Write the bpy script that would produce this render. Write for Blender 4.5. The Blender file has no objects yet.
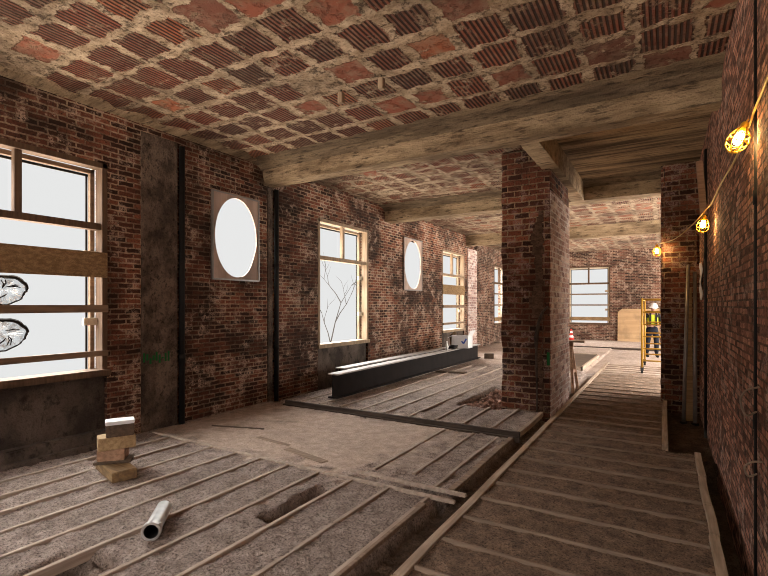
import bpy, bmesh, math, random
import numpy as np
from mathutils import Vector, Matrix, Euler

random.seed(7)
SC = bpy.context.scene
COL = SC.collection
R = math.radians

# ------------------------------------------------------------------ camera, sky, exposure
cam_d = bpy.data.cameras.new('camera')
cam = bpy.data.objects.new('camera', cam_d)
COL.objects.link(cam)
cam.location = (0, 0, 1.7)
cam.rotation_euler = (R(90), 0, R(30.93))
cam_d.sensor_width = 36
cam_d.lens = 36 * 469 / 768
cam_d.shift_y = 17 / 768
cam_d.clip_start = 0.02
SC.cycles.filter_width = 1.0
SC.camera = cam

SC.view_settings.view_transform = 'Standard'
SC.view_settings.look = 'None'
SC.view_settings.gamma = 1
SC.view_settings.use_curve_mapping = False
SC.view_settings.exposure = 1.15

world = bpy.data.worlds.new('sky')
SC.world = world
world.use_nodes = True
wt = world.node_tree
wt.nodes.clear()
w_out = wt.nodes.new('ShaderNodeOutputWorld')
w_bg = wt.nodes.new('ShaderNodeBackground')
w_tc = wt.nodes.new('ShaderNodeTexCoord')
w_sep = wt.nodes.new('ShaderNodeSeparateXYZ')
w_map = wt.nodes.new('ShaderNodeMapRange')
w_ramp = wt.nodes.new('ShaderNodeValToRGB')
wt.links.new(w_tc.outputs['Generated'], w_sep.inputs[0])
w_map.inputs['From Min'].default_value = -1
w_map.inputs['From Max'].default_value = 1
wt.links.new(w_sep.outputs['Z'], w_map.inputs['Value'])
wt.links.new(w_map.outputs[0], w_ramp.inputs[0])
# overcast sky: bright overhead, band dimmed for window view, added fill glow below
SKY_BAND, SKY_TOP, GROUND_FILL = 0.37, 10.5, 6.2
cr = w_ramp.color_ramp
cr.elements[0].position = 0.0
cr.elements[0].color = (GROUND_FILL, GROUND_FILL * .83, GROUND_FILL * .64, 1)
cr.elements[1].position = 1.0
cr.elements[1].color = (SKY_TOP, SKY_TOP * .97, SKY_TOP * .94, 1)
for p_, c_, w_ in ((0.36, GROUND_FILL, .83), (0.43, SKY_BAND, .995), (0.635, SKY_BAND, .995), (0.74, SKY_TOP, .97)):
    e_ = cr.elements.new(p_)
    e_.color = (c_, c_ * w_, c_ * w_ ** 2, 1)
wt.links.new(w_ramp.outputs[0], w_bg.inputs['Color'])
w_bg.inputs['Strength'].default_value = 1.0
wt.links.new(w_bg.outputs[0], w_out.inputs['Surface'])
# unseen area light added behind the pier to brighten pillar side and far end
ld = bpy.data.lights.new('added_side_fill', 'AREA')
ld.shape = 'RECTANGLE'
ld.size, ld.size_y = 12.0, 3.4
ld.energy = 560
ld.color = (1, .95, .88)
lo = bpy.data.objects.new('added_side_fill', ld)
COL.objects.link(lo)
lo.location = (5.15, 16.8, 2.2)
lo.rotation_euler = (R(90), 0, R(90))


# ------------------------------------------------------------------ node helpers
class NT:
    def __init__(self, name):
        self.mat = bpy.data.materials.new(name)
        self.mat.use_nodes = True
        self.t = self.mat.node_tree
        self.t.nodes.clear()
        self.out = self.t.nodes.new('ShaderNodeOutputMaterial')

    def put(self, sock, v):
        if isinstance(v, bpy.types.NodeSocket):
            self.t.links.new(v, sock)
        else:
            if sock.type == 'RGBA' and len(v) == 3:
                v = (*v, 1)
            sock.default_value = v

    def n(self, kind, ins=None, **props):
        nd = self.t.nodes.new(kind)
        for k, v in props.items():
            setattr(nd, k, v)
        for k, v in (ins or {}).items():
            self.put(nd.inputs[k], v)
        return nd

    def m(self, op, a, b=0.0, c=0.0):
        return self.n('ShaderNodeMath', {0: a, 1: b, 2: c}, operation=op).outputs[0]

    def vm(self, op, a, b):
        return self.n('ShaderNodeVectorMath', {0: a, 1: b}, operation=op).outputs[0]

    def mix(self, f, a, b, blend='MIX'):
        return self.n('ShaderNodeMix', {0: f, 6: a, 7: b}, data_type='RGBA', blend_type=blend).outputs[2]

    def noise(self, vec, scale, detail=4, rough=.55):
        return self.n('ShaderNodeTexNoise', {'Vector': vec, 'Scale': scale, 'Detail': detail, 'Roughness': rough})

    def ramp(self, f, lo, hi, a=0.0, b=1.0):
        return self.n('ShaderNodeMapRange', {'Value': f, 'From Min': lo, 'From Max': hi, 'To Min': a, 'To Max': b},
                      interpolation_type='SMOOTHSTEP').outputs[0]

    def coords(self, what='UV'):
        return self.n('ShaderNodeTexCoord').outputs[what]

    def position(self):
        return self.n('ShaderNodeNewGeometry').outputs['Position']

    def finish(self, col, rough=.85, height=None, strength=.6, dist=.01, metal=0.0, spec=.25):
        b = self.n('ShaderNodeBsdfPrincipled', {'Base Color': col, 'Roughness': rough, 'Metallic': metal,
                                                'Specular IOR Level': spec})
        if height is not None:
            bp = self.n('ShaderNodeBump', {'Height': height, 'Strength': strength, 'Distance': dist})
            self.t.links.new(bp.outputs[0], b.inputs['Normal'])
        self.t.links.new(b.outputs[0], self.out.inputs['Surface'])
        return self.mat


def brick_mat(name, w, h, c1, c2, mort, msize=.009, soot=.75, white=.35, wcol=(.46, .33, .29), seed=0.0, bump=.012, worn=.5, dark=.35):
    g = NT(name)
    uv = g.vm('ADD', g.coords('UV'), (seed, seed * .7, 0))

    def warp(v, scale, amt):
        d = g.vm('SUBTRACT', g.noise(v, scale, 3).outputs['Color'], (.5, .5, .5))
        d = g.n('ShaderNodeVectorMath', {0: d, 'Scale': amt}, operation='SCALE').outputs[0]
        return g.vm('ADD', uv, d)
    uv2 = warp(uv, 9, h * .42)
    br = g.n('ShaderNodeTexBrick', {'Vector': uv2, 'Color1': (0, 0, 0), 'Color2': (1, 1, 1), 'Mortar': (.5, .5, .5), 'Scale': 1.0,
                                    'Mortar Size': msize, 'Mortar Smooth': .35, 'Bias': 0.0,
                                    'Brick Width': w, 'Row Height': h})
    br.offset = .5
    tint = g.n('ShaderNodeSeparateColor', {0: br.outputs['Color']}).outputs[0]
    fine = g.noise(uv, 42, 5, .72).outputs[0]
    mid = g.noise(uv, 6.5, 6, .7).outputs[0]
    mid2 = g.noise(uv, 2.3, 5, .65).outputs[0]
    big = g.noise(uv, .75, 5, .6).outputs[0]
    rp = g.n('ShaderNodeValToRGB', {0: tint})
    el = rp.color_ramp.elements
    el[0].position, el[0].color = 0.0, (c2[0] * dark, c2[1] * (dark + .05), c2[2] * (dark + .1), 1)
    el[1].position, el[1].color = 1.0, (c1[0] * 1.35, c1[1] * 1.55, c1[2] * 1.5, 1)
    for p_, c_ in ((.28, c2), (.7, c1)):
        e = el.new(p_)
        e.color = (*c_, 1)
    face = g.mix(g.ramp(fine, .42, .72, 0, .7), rp.outputs[0], (.03, .016, .011))
    mo = g.mix(g.ramp(fine, .45, .7, 0, .8), mort, tuple(x * .3 for x in mort))
    lost = g.ramp(g.m('ADD', mid, g.m('MULTIPLY', g.m('SUBTRACT', fine, .5), .5)), .60, .70, 0, worn)
    mk = g.m('MULTIPLY', br.outputs['Fac'], g.ramp(mid2, .32, .55, .25, 1.0))
    col = g.mix(mk, face, mo)
    col = g.mix(lost, col, tuple(x * .62 for x in mort))
    col = g.mix(g.ramp(big, .36, .64, 0, soot), col, (.02, .012, .008))
    eff = g.m('MULTIPLY', g.ramp(mid, .46, .57), g.ramp(mid2, .47, .58))
    eff = g.m('MULTIPLY', eff, g.ramp(fine, .40, .56))
    col = g.mix(g.m('MULTIPLY', eff, white), col, wcol)
    pit = g.ramp(g.noise(uv, 21, 4, .7).outputs[0], .58, .68)
    col = g.mix(g.m('MULTIPLY', pit, .75), col, (.012, .008, .006))
    hgt = g.m('ADD', g.m('MULTIPLY', g.m('SUBTRACT', 1.0, br.outputs['Fac']), 1.0), g.m('MULTIPLY', fine, .9))
    hgt = g.m('SUBTRACT', g.m('ADD', hgt, g.m('MULTIPLY', mid, 1.4)), g.m('MULTIPLY', pit, .8))
    return g.finish(col, .9, hgt, 1.0, bump)


def concrete_mat(name, c1, c2, stain, stretch=(1, 1, 1), amount=.7, bump=.01, scale=2.0, soot=.35):
    g = NT(name)
    p = g.position()
    ps = g.vm('MULTIPLY', p, stretch)
    a = g.noise(ps, scale, 6, .62).outputs[0]
    b = g.noise(ps, scale * 5, 5, .65).outputs[0]
    f = g.noise(p, 45, 4, .7).outputs[0]
    col = g.mix(g.ramp(a, .36, .64), c1, c2)
    col = g.mix(g.m('MULTIPLY', g.ramp(b, .5, .7), amount), col, stain)
    col = g.mix(g.ramp(f, .45, .75, 0, .45), col, stain)
    col = g.mix(g.ramp(g.noise(p, .7, 5, .6).outputs[0], .44, .64, 0, soot), col, stain)
    h = g.m('ADD', g.m('MULTIPLY', b, 1.6), g.m('MULTIPLY', f, .7))
    return g.finish(col, .92, h, 1.0, bump)


def wood_mat(name, c1, c2, axis=0, scale=9, bump=.003, rough=.8):
    g = NT(name)
    p = g.position()
    s = [1, 1, 1]
    s[axis] = .07
    ps = g.vm('MULTIPLY', p, tuple(s))
    a = g.noise(ps, scale * 3, 5, .6).outputs[0]
    b = g.noise(p, 3, 3).outputs[0]
    col = g.mix(g.ramp(a, .33, .68), c1, c2)
    col = g.mix(g.ramp(b, .45, .75, 0, .5), col, tuple(x * .45 for x in c1))
    return g.finish(col, rough, a, .7, bump)


def flat_mat(name, c, rough=.6, metal=0.0, var=.25, scale=14):
    g = NT(name)
    a = g.noise(g.position(), scale, 4).outputs[0]
    col = g.mix(g.ramp(a, .3, .75, 0, var), c, tuple(x * .35 for x in c))
    return g.finish(col, rough, a, .25, .003, metal)


def tile_mat(name, pale):
    """hollow clay tiles set in a concrete soffit: square ribbed tiles .46 m apart, mortar between."""
    g = NT(name)
    p = g.position()
    wob = g.vm('SUBTRACT', g.noise(p, 5.5, 5, .65).outputs['Color'], (.5, .5, .5))
    sc = g.n('ShaderNodeVectorMath', {0: wob, 'Scale': .27 if pale else .21}, operation='SCALE').outputs[0]
    q = g.vm('ADD', p, sc)
    s = g.n('ShaderNodeSeparateXYZ', {0: q})
    s0 = g.n('ShaderNodeSeparateXYZ', {0: p})
    P = .4715
    fx = g.m('DIVIDE', g.m('ADD', s.outputs[0], 1.876 + 20 * P + P / 2), P)
    fy = g.m('DIVIDE', g.m('ADD', s.outputs[1], -3.568 + 20 * P + P / 2), P)
    lx = g.m('ABSOLUTE', g.m('SUBTRACT', g.m('FRACT', fx), .5))
    ly = g.m('ABSOLUTE', g.m('SUBTRACT', g.m('FRACT', fy), .5))
    cell = g.n('ShaderNodeCombineXYZ', {0: g.m('FLOOR', fx), 1: g.m('FLOOR', fy), 2: 3.0})
    wn = g.n('ShaderNodeTexWhiteNoise', {0: cell.outputs[0]}, noise_dimensions='3D')
    wc = g.n('ShaderNodeSeparateColor', {0: wn.outputs['Color']})
    size = g.m('ADD', .355, g.m('MULTIPLY', wc.outputs[0], .105))
    mask = g.ramp(g.m('SUBTRACT', size, g.m('MAXIMUM', lx, g.m('ADD', ly, .01))), 0.0, .035)
    gone = g.m('GREATER_THAN', wn.outputs['Value'], .955)
    er = g.ramp(g.noise(p, 4.0, 6, .72).outputs[0], .55 - (.09 if pale else 0), .66 - (.07 if pale else 0))
    mask = g.m('MULTIPLY', mask, g.m('SUBTRACT', 1.0, gone))
    mask = g.m('MULTIPLY', mask, g.m('SUBTRACT', 1.0, g.m('MULTIPLY', er, .9)))
    rib = g.m('SINE', g.m('MULTIPLY', s0.outputs[0], 2 * math.pi / .046))
    rib = g.ramp(rib, -.65, .45)
    ribbed = g.m('MULTIPLY', g.m('LESS_THAN', wc.outputs[1], .78), mask)
    fine = g.noise(p, 40, 5, .7).outputs[0]
    mid = g.noise(p, 6, 5, .65).outputs[0]
    t1 = g.mix(wc.outputs[2], (.31, .098, .055), (.14, .060, .04))
    t1 = g.mix(g.m('MULTIPLY', g.m('LESS_THAN', wc.outputs[0], .16), .7), t1, (.38, .125, .055))
    t1 = g.mix(g.ramp(mid, .42, .66, 0, .85 if pale else .5), t1, (.30, .215, .145))
    groove = g.m('MULTIPLY', g.m('SUBTRACT', 1.0, rib), ribbed)
    t1 = g.mix(g.m('MULTIPLY', groove, .9), t1, (.022, .012, .009))
    mo = g.mix(g.ramp(mid, .35, .66), (.56, .44, .305) if not pale else (.50, .395, .28), (.30, .215, .135) if not pale else (.24, .17, .11))
    mo = g.mix(g.ramp(fine, .46, .72, 0, .75), mo, (.07, .045, .028))
    pit = g.ramp(g.noise(p, 11, 6, .78).outputs[0], .53, .63)
    mo = g.mix(g.m('MULTIPLY', pit, .8), mo, (.05, .032, .02))
    col = g.mix(mask, mo, t1)
    big = g.ramp(g.noise(p, .9, 5, .6).outputs[0], .47, .68, 0, .6)
    col = g.mix(big, col, (.07, .045, .03))
    h = g.m('SUBTRACT', g.m('ADD', g.m('MULTIPLY', fine, .35), g.m('MULTIPLY', mid, .7)), g.m('MULTIPLY', mask, .55))
    h = g.m('SUBTRACT', h, g.m('MULTIPLY', groove, .75))
    h = g.m('SUBTRACT', h, g.m('MULTIPLY', pit, .5))
    return g.finish(col, .92, h, 1.0, .035)


def floor_mat(name):
    g = NT(name)
    p = g.position()
    at = g.n('ShaderNodeAttribute', attribute_name='ground')
    ch = g.n('ShaderNodeSeparateColor', {0: at.outputs['Color']})
    fine = g.noise(p, 55, 5, .75).outputs[0]
    mid = g.noise(p, 7.5, 6, .72).outputs[0]
    big = g.noise(p, 1.1, 4).outputs[0]
    fill = g.mix(g.ramp(mid, .35, .66), (.52, .415, .355), (.29, .225, .19))
    dark = g.mix(g.ramp(mid, .35, .66), (.36, .24, .162), (.19, .125, .085))
    grit = g.noise(p, 27, 5, .75).outputs[0]
    fill = g.mix(ch.outputs[2], fill, dark)
    sand = g.mix(g.ramp(mid, .3, .7), (.62, .485, .395), (.42, .32, .25))
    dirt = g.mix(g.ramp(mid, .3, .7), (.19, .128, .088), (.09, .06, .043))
    fill = g.mix(g.ramp(grit, .52, .66, 0, .5), fill, (.07, .05, .038))
    fill = g.mix(g.ramp(grit, .44, .34, 0, .3), fill, g.mix(ch.outputs[2], (.58, .48, .42), (.36, .26, .19)))
    col = g.mix(ch.outputs[0], fill, sand)
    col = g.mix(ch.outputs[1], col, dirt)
    col = g.mix(g.m('MULTIPLY', g.ramp(fine, .44, .68, 0, .85), g.m('SUBTRACT', 1.0, g.m('MULTIPLY', ch.outputs[0], .5))), col, (.04, .028, .02))
    col = g.mix(g.ramp(big, .5, .75, 0, .35), col, (.06, .045, .035))
    soft = g.m('SUBTRACT', 1.0, g.m('MULTIPLY', ch.outputs[0], .6))
    h = g.m('MULTIPLY', g.m('ADD', g.m('MULTIPLY', fine, .5), mid), soft)
    return g.finish(col, .95, h, 1.0, .07)


def emit_mat(name, c, strength):
    g = NT(name)
    e = g.n('ShaderNodeEmission', {'Color': c, 'Strength': strength})
    g.t.links.new(e.outputs[0], g.out.inputs['Surface'])
    return g.mat


def glass_mat(name, tint=(1, 1, 1), gloss=.04):
    g = NT(name)
    a = g.n('ShaderNodeBsdfTransparent', {'Color': tint})
    b = g.n('ShaderNodeBsdfGlossy', {'Roughness': 0.0})
    mx = g.n('ShaderNodeMixShader', {0: gloss, 1: a.outputs[0], 2: b.outputs[0]})
    g.t.links.new(mx.outputs[0], g.out.inputs['Surface'])
    return g.mat


M = {}
M['brick'] = brick_mat('old_red_brick', .20, .066, (.25, .082, .047), (.105, .040, .026), (.52, .375, .255), msize=.0115, soot=.85, white=.75,
                       wcol=(.60, .44, .34))
M['brick_far'] = brick_mat('far_red_brick', .20, .066, (.235, .10, .068), (.10, .047, .034), (.50, .37, .265), msize=.012, soot=.6, white=.8,
                           wcol=(.54, .40, .31), seed=3.1)
M['brick_pillar'] = brick_mat('pillar_brick', .225, .088, (.27, .085, .047), (.11, .04, .027), (.42, .30, .19), msize=.013,
                              soot=.55, white=.6, wcol=(.5, .36, .32), seed=6.2)
M['brick_right'] = brick_mat('right_wall_brick', .125, .054, (.68, .32, .22), (.32, .145, .10), (.15, .10, .07), msize=.009,
                             soot=.25, white=.9, wcol=(.72, .50, .40), seed=9.4, bump=.022)
M['brick_lit'] = brick_mat('lit_face_brick', .225, .088, (.72, .50, .44), (.50, .29, .24), (.80, .70, .64), msize=.014, soot=.1, white=.9,  # pale tone stands for light falling on these brick faces
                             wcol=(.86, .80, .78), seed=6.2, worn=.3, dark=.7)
M['scar'] = concrete_mat('brown_mortar_scar', (.20, .125, .085), (.10, .058, .04), (.035, .02, .014), (2, 1, 4), .9, .02, 3.5)
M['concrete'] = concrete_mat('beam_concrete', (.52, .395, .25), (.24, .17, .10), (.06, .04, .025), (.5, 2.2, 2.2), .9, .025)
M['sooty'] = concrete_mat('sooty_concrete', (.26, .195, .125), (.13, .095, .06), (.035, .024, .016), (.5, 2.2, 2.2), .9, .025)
M['formed'] = concrete_mat('board_marked_concrete', (.50, .37, .22), (.09, .062, .038), (.05, .032, .02), (.22, 2.4, 2), .9, .02)
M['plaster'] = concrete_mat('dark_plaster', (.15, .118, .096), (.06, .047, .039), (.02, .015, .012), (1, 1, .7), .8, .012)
M['grey_plaster'] = concrete_mat('grey_plaster', (.22, .165, .125), (.075, .054, .042), (.02, .014, .011), (2, 2, 1.6), .85, .02, 2.2)
M['tile'] = tile_mat('clay_tile_soffit', False)
M['tile_pale'] = tile_mat('limed_clay_tile_soffit', True)
M['floor'] = floor_mat('cinder_fill')
M['sleeper_y'] = wood_mat('grey_sleeper_long', (.48, .385, .31), (.33, .26, .205), 1)
M['sleeper_x'] = wood_mat('grey_sleeper_cross', (.32, .235, .17), (.21, .15, .108), 0)
M['kerb'] = wood_mat('kerb_board', (.48, .37, .275), (.30, .225, .16), 1)
M['edge'] = wood_mat('dark_edge_board', (.09, .065, .05), (.05, .036, .028), 0)
M['raw_pine'] = wood_mat('raw_pine', (.36, .27, .185), (.27, .195, .125), 2)
M['old_pine'] = wood_mat('old_frame_wood', (.15, .095, .058), (.09, .056, .036), 2)
M['cream'] = flat_mat('cream_paint', (.62, .54, .42), .6, 0, .35)
M['osb'] = concrete_mat('strand_board', (.42, .285, .15), (.25, .16, .08), (.13, .08, .04), (1, 2, 4), .7, .004, 7)
M['rail_wood'] = wood_mat('rail_wood', (.30, .21, .14), (.2, .135, .09), 1)
M['glass'] = glass_mat('window_glass', (.985, .99, .99), 0.0)
_g = NT('torn_clear_film')
_a = _g.n('ShaderNodeBsdfTransparent', {'Color': (.8, .82, .83, 1)})
_b = _g.n('ShaderNodeBsdfPrincipled', {'Base Color': (.5, .5, .5), 'Roughness': .3})
_n = _g.ramp(_g.noise(_g.position(), 16, 4).outputs[0], .4, .65, .1, .75)
_m = _g.n('ShaderNodeMixShader', {0: _n, 1: _a.outputs[0], 2: _b.outputs[0]})
_g.t.links.new(_m.outputs[0], _g.out.inputs['Surface'])
M['film'] = _g.mat
M['steel'] = flat_mat('primed_steel', (.022, .018, .017), .95, 0, .4, 6)
M['steel_top'] = flat_mat('pale_steel_flange', (.42, .39, .37), .6, 0, .4, 5)  # top flange far paler than the web
M['galv'] = flat_mat('galvanised_metal', (.62, .62, .60), .32, .85, .3)
M['black'] = flat_mat('black_rubber', (.012, .012, .012), .6)
M['white'] = flat_mat('white_card', (.86, .86, .87), .7, 0, .15)
M['blue'] = flat_mat('blue_ink', (.06, .13, .5), .6)
M['yellow'] = flat_mat('yellow_enamel', (.46, .25, .03), .5, 0, .4)
M['cage'] = flat_mat('yellow_plastic_cage', (.75, .42, .03), .4, 0, .1)
M['cord'] = flat_mat('yellow_cable_jacket', (.55, .38, .13), .5, 0, .2)
M['bulb'] = emit_mat('lit_bulb', (1.0, .62, .24), 110)
M['ply'] = wood_mat('pale_plywood', (.62, .42, .24), (.52, .34, .18), 0, 3)
M['oval_board'] = wood_mat('weathered_oval_board', (.56, .43, .36), (.40, .30, .245), 2, 3)
M['hivis'] = flat_mat('hi_vis_fabric', (.62, .72, .04), .7, 0, .1)
M['hivis_orange'] = flat_mat('hi_vis_band', (.75, .5, .05), .6, 0, .1)
M['navy'] = flat_mat('navy_denim', (.009, .011, .02), .85)
M['dark_cloth'] = flat_mat('dark_shirt', (.02, .02, .022), .85)
M['skin'] = flat_mat('skin', (.45, .26, .19), .6, 0, .1)
M['red'] = flat_mat('red_plastic', (.6, .04, .025), .5)
M['timber_yellow'] = wood_mat('yellow_sawn_timber', (.44, .31, .17), (.28, .19, .10), 0)
M['timber_dark'] = wood_mat('dark_timber', (.13, .09, .06), (.07, .048, .033), 0)
M['timber_brown'] = wood_mat('brown_timber', (.28, .185, .09), (.15, .095, .05), 0)
M['timber_warm'] = wood_mat('warm_timber', (.42, .25, .16), (.25, .15, .09), 0)
M['bark'] = flat_mat('bark', (.018, .016, .015), .9)
M['rubble'] = concrete_mat('rubble_mix', (.42, .24, .17), (.22, .13, .10), (.04, .03, .02), (4, 4, 4), .7, .01)
M['sack'] = flat_mat('brown_sacking', (.10, .065, .035), .95, 0, .5)
M['green_paint'] = flat_mat('green_spray_paint', (.01, .13, .03), .7)
M['pole'] = flat_mat('dull_steel_pole', (.33, .31, .29), .4, .5, .3)


# ------------------------------------------------------------------ mesh helpers
ORIGIN = {}


class MB:
    def __init__(self):
        self.v, self.f = [], []

    def face(self, pts):
        i = len(self.v)
        self.v += [tuple(p) for p in pts]
        self.f.append(tuple(range(i, i + len(pts))))
        return self

    def add(self, vs, fs):
        i = len(self.v)
        self.v += [tuple(p) for p in vs]
        self.f += [tuple(k + i for k in f) for f in fs]
        return self

    def box(self, x0, x1, y0, y1, z0, z1, mat=None):
        vs = [Vector((x, y, z)) for x in (x0, x1) for y in (y0, y1) for z in (z0, z1)]
        if mat is not None:
            vs = [mat @ v for v in vs]
        return self.add(vs, [(0, 1, 3, 2), (4, 6, 7, 5), (0, 4, 5, 1), (2, 3, 7, 6), (0, 2, 6, 4), (1, 5, 7, 3)])

    def tube(self, pts, r, n=10, cap=True):
        pts = [Vector(p) for p in pts]
        rs = r if isinstance(r, (list, tuple)) else [r] * len(pts)
        i0 = len(self.v)
        up = None
        for k, p in enumerate(pts):
            d = (pts[min(k + 1, len(pts) - 1)] - pts[max(k - 1, 0)]).normalized()
            if up is None:
                up = Vector((0, 0, 1)) if abs(d.z) < .9 else Vector((1, 0, 0))
            a = d.cross(up)
            if a.length < 1e-5:
                a = d.orthogonal()
            a.normalize()
            b = a.cross(d).normalized()
            up = b
            for j in range(n):
                t = 2 * math.pi * j / n
                self.v.append(tuple(p + a * math.cos(t) * rs[k] + b * math.sin(t) * rs[k]))
        for k in range(len(pts) - 1):
            for j in range(n):
                q = i0 + k * n
                self.f.append((q + j, q + (j + 1) % n, q + n + (j + 1) % n, q + n + j))
        if cap:
            self.f.append(tuple(i0 + j for j in reversed(range(n))))
            self.f.append(tuple(i0 + (len(pts) - 1) * n + j for j in range(n)))
        return self

    def lathe(self, prof, c, n=20, mat=None):
        """profile of (radius, z) turned about the vertical through c."""
        i0 = len(self.v)
        c = Vector(c)
        for r, z in prof:
            for j in range(n):
                t = 2 * math.pi * j / n
                p = Vector((r * math.cos(t), r * math.sin(t), z))
                if mat is not None:
                    p = mat @ p
                self.v.append(tuple(c + p))
        for k in range(len(prof) - 1):
            for j in range(n):
                q = i0 + k * n
                self.f.append((q + j, q + (j + 1) % n, q + n + (j + 1) % n, q + n + j))
        return self


def parent_to(o, parent):
    if parent is not None:
        o.parent = parent


def build(name, mb, mat, parent=None, bevel=0.0, smooth=False, origin=None):
    """one mesh object from world-space geometry, UVs box-mapped in metres."""
    me = bpy.data.meshes.new(name)
    bm = bmesh.new()
    vs = [bm.verts.new(v) for v in mb.v]
    for f in mb.f:
        try:
            bm.faces.new([vs[i] for i in f])
        except ValueError:
            pass
    bmesh.ops.remove_doubles(bm, verts=bm.verts, dist=1e-5)
    bmesh.ops.recalc_face_normals(bm, faces=bm.faces)
    if bevel:
        es = [e for e in bm.edges if len(e.link_faces) == 2 and e.calc_face_angle(0) > .6]
        bmesh.ops.bevel(bm, geom=es, offset=bevel, segments=2, affect='EDGES', clamp_overlap=True)
    bm.normal_update()
    uvl = bm.loops.layers.uv.new('UVMap')
    for f in bm.faces:
        n = f.normal
        ax = max(range(3), key=lambda k: abs(n[k]))
        for lp in f.loops:
            c = lp.vert.co
            lp[uvl].uv = (c.y, c.z) if ax == 0 else ((c.x, c.z) if ax == 1 else (c.x, c.y))
        f.smooth = smooth
    org = Vector(origin) if origin is not None else (ORIGIN[parent.name] if parent is not None else Vector((0, 0, 0)))
    for v in bm.verts:
        v.co -= org
    bm.to_mesh(me)
    bm.free()
    me.materials.append(mat)
    o = bpy.data.objects.new(name, me)
    COL.objects.link(o)
    if parent is not None:
        o.parent = parent
        ORIGIN[o.name] = ORIGIN[parent.name]
    else:
        o.location = org
        ORIGIN[o.name] = org
    return o


def tag(o, label, cat, group=None, kind=None):
    o['label'] = label
    o['category'] = cat
    if group:
        o['group'] = group
    if kind:
        o['kind'] = kind
    return o


def thing(name, loc, label, cat, group=None, kind=None):
    o = bpy.data.objects.new(name, None)
    o.empty_display_size = .1
    COL.objects.link(o)
    o.location = loc
    ORIGIN[o.name] = Vector(loc)
    return tag(o, label, cat, group, kind)


def struct(name, mb, mat, label, cat, bevel=0.0):
    return tag(build(name, mb, mat, None, bevel), label, cat, None, 'structure')


ORD = ('first second third fourth fifth sixth seventh eighth ninth tenth eleventh twelfth thirteenth fourteenth fifteenth '
       'sixteenth seventeenth eighteenth nineteenth twentieth twenty-first twenty-second twenty-third twenty-fourth '
       'twenty-fifth twenty-sixth twenty-seventh twenty-eighth twenty-ninth thirtieth thirty-first thirty-second').split()


def slab(axis, inner, outer, u, z, holes):
    """a wall slab across `axis` ('x' or 'y') with rectangular holes (u0,u1,z0,z1), reveals included."""
    us = sorted(set([u[0], u[1]] + [h for q in holes for h in q[:2] if u[0] < h < u[1]]))
    zs = sorted(set([z[0], z[1]] + [h for q in holes for h in q[2:] if z[0] < h < z[1]]))
    mb = MB()

    def pt(a, b, c):
        return (a, b, c) if axis == 'x' else (b, a, c)

    def solid(i, j):
        if not (0 <= i < len(us) - 1 and 0 <= j < len(zs) - 1):
            return False
        a, b = (us[i] + us[i + 1]) / 2, (zs[j] + zs[j + 1]) / 2
        return not any(h[0] < a < h[1] and h[2] < b < h[3] for h in holes)
    for i in range(len(us) - 1):
        for j in range(len(zs) - 1):
            if not solid(i, j):
                continue
            u0, u1, z0, z1 = us[i], us[i + 1], zs[j], zs[j + 1]
            for a in (inner, outer):
                mb.face([pt(a, u0, z0), pt(a, u1, z0), pt(a, u1, z1), pt(a, u0, z1)])
            for (di, dj, q) in ((-1, 0, [(u0, z0), (u0, z1)]), (1, 0, [(u1, z0), (u1, z1)]),
                                (0, -1, [(u0, z0), (u1, z0)]), (0, 1, [(u0, z1), (u1, z1)])):
                if not solid(i + di, j + dj):
                    (a0, b0), (a1, b1) = q
                    mb.face([pt(inner, a0, b0), pt(inner, a1, b1), pt(outer, a1, b1), pt(outer, a0, b0)])
    return mb


def vnoise(x, y, scale, seed):
    """smooth value noise in numpy, 0..1"""
    x, y = np.asarray(x) * scale, np.asarray(y) * scale
    xi, yi = np.floor(x), np.floor(y)
    fx, fy = x - xi, y - yi
    fx, fy = fx * fx * (3 - 2 * fx), fy * fy * (3 - 2 * fy)

    def h(a, b):
        q = np.sin(a * 127.1 + b * 311.7 + seed * 74.7) * 43758.5453
        return q - np.floor(q)
    return ((h(xi, yi) * (1 - fx) + h(xi + 1, yi) * fx) * (1 - fy)
            + (h(xi, yi + 1) * (1 - fx) + h(xi + 1, yi + 1) * fx) * fy)


def smooth01(x, a, b):
    t = np.clip((x - a) / (b - a), 0, 1)
    return t * t * (3 - 2 * t)


# ------------------------------------------------------------------ floor: one continuous uneven ground
CEIL = 4.14
FAR = 23.0
PLAT = .06
xs = np.concatenate([np.arange(-6.85, -6.05, .2), np.arange(-6.05, .55, .024), np.arange(.6, 5.2, .3)])
ys = np.concatenate([np.arange(-5, .9, .25), np.arange(.9, 7.2, .024), np.arange(7.2, 13.0, .05), np.arange(13.0, 23.5, .1)])
X, Y = np.meshgrid(xs, ys)


def rect(x0, x1, y0, y1, e=.03, wob=.0):
    wx = (vnoise(X, Y, 9, 5) - .5) * wob
    wy = (vnoise(X, Y, 9, 8) - .5) * wob
    return (smooth01(X + wx, x0 - e, x0 + e) * (1 - smooth01(X + wx, x1 - e, x1 + e))
            * smooth01(Y + wy, y0 - e, y0 + e) * (1 - smooth01(Y + wy, y1 - e, y1 + e)))


rough = ((vnoise(X, Y, 5, 1) - .5) * .018 + (vnoise(X, Y, 14, 2) - .5) * .02 + (vnoise(X, Y, 33, 3) - .5) * .016)
sand = np.clip(rect(-6, -2.7, 3.8, 6.05, .15, .5) + rect(-3.4, -2.2, 4.2, 6.05, .3, .9) * .7, 0, 1)
far = smooth01(Y, 12.5, 13.5)
Z = -.004 + rough * (1 - .35 * rect(-1.45, .6, -5, 16, .03)) * (1 - .75 * sand) * (1 - .6 * far)
plat = rect(-5.75, -1.62, 6.07, 12.15, .004)
plat2 = rect(-6.4, -1.75, 12.4, 19.8, .01)
plat3 = rect(-6.8, 5.2, 19.8, 24, .01)
Z = Z + plat * (PLAT - .004) + plat2 * .045 + plat3 * .12
Z = Z * (1 - .5 * plat * 0)
dirt = np.zeros_like(Z)


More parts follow.
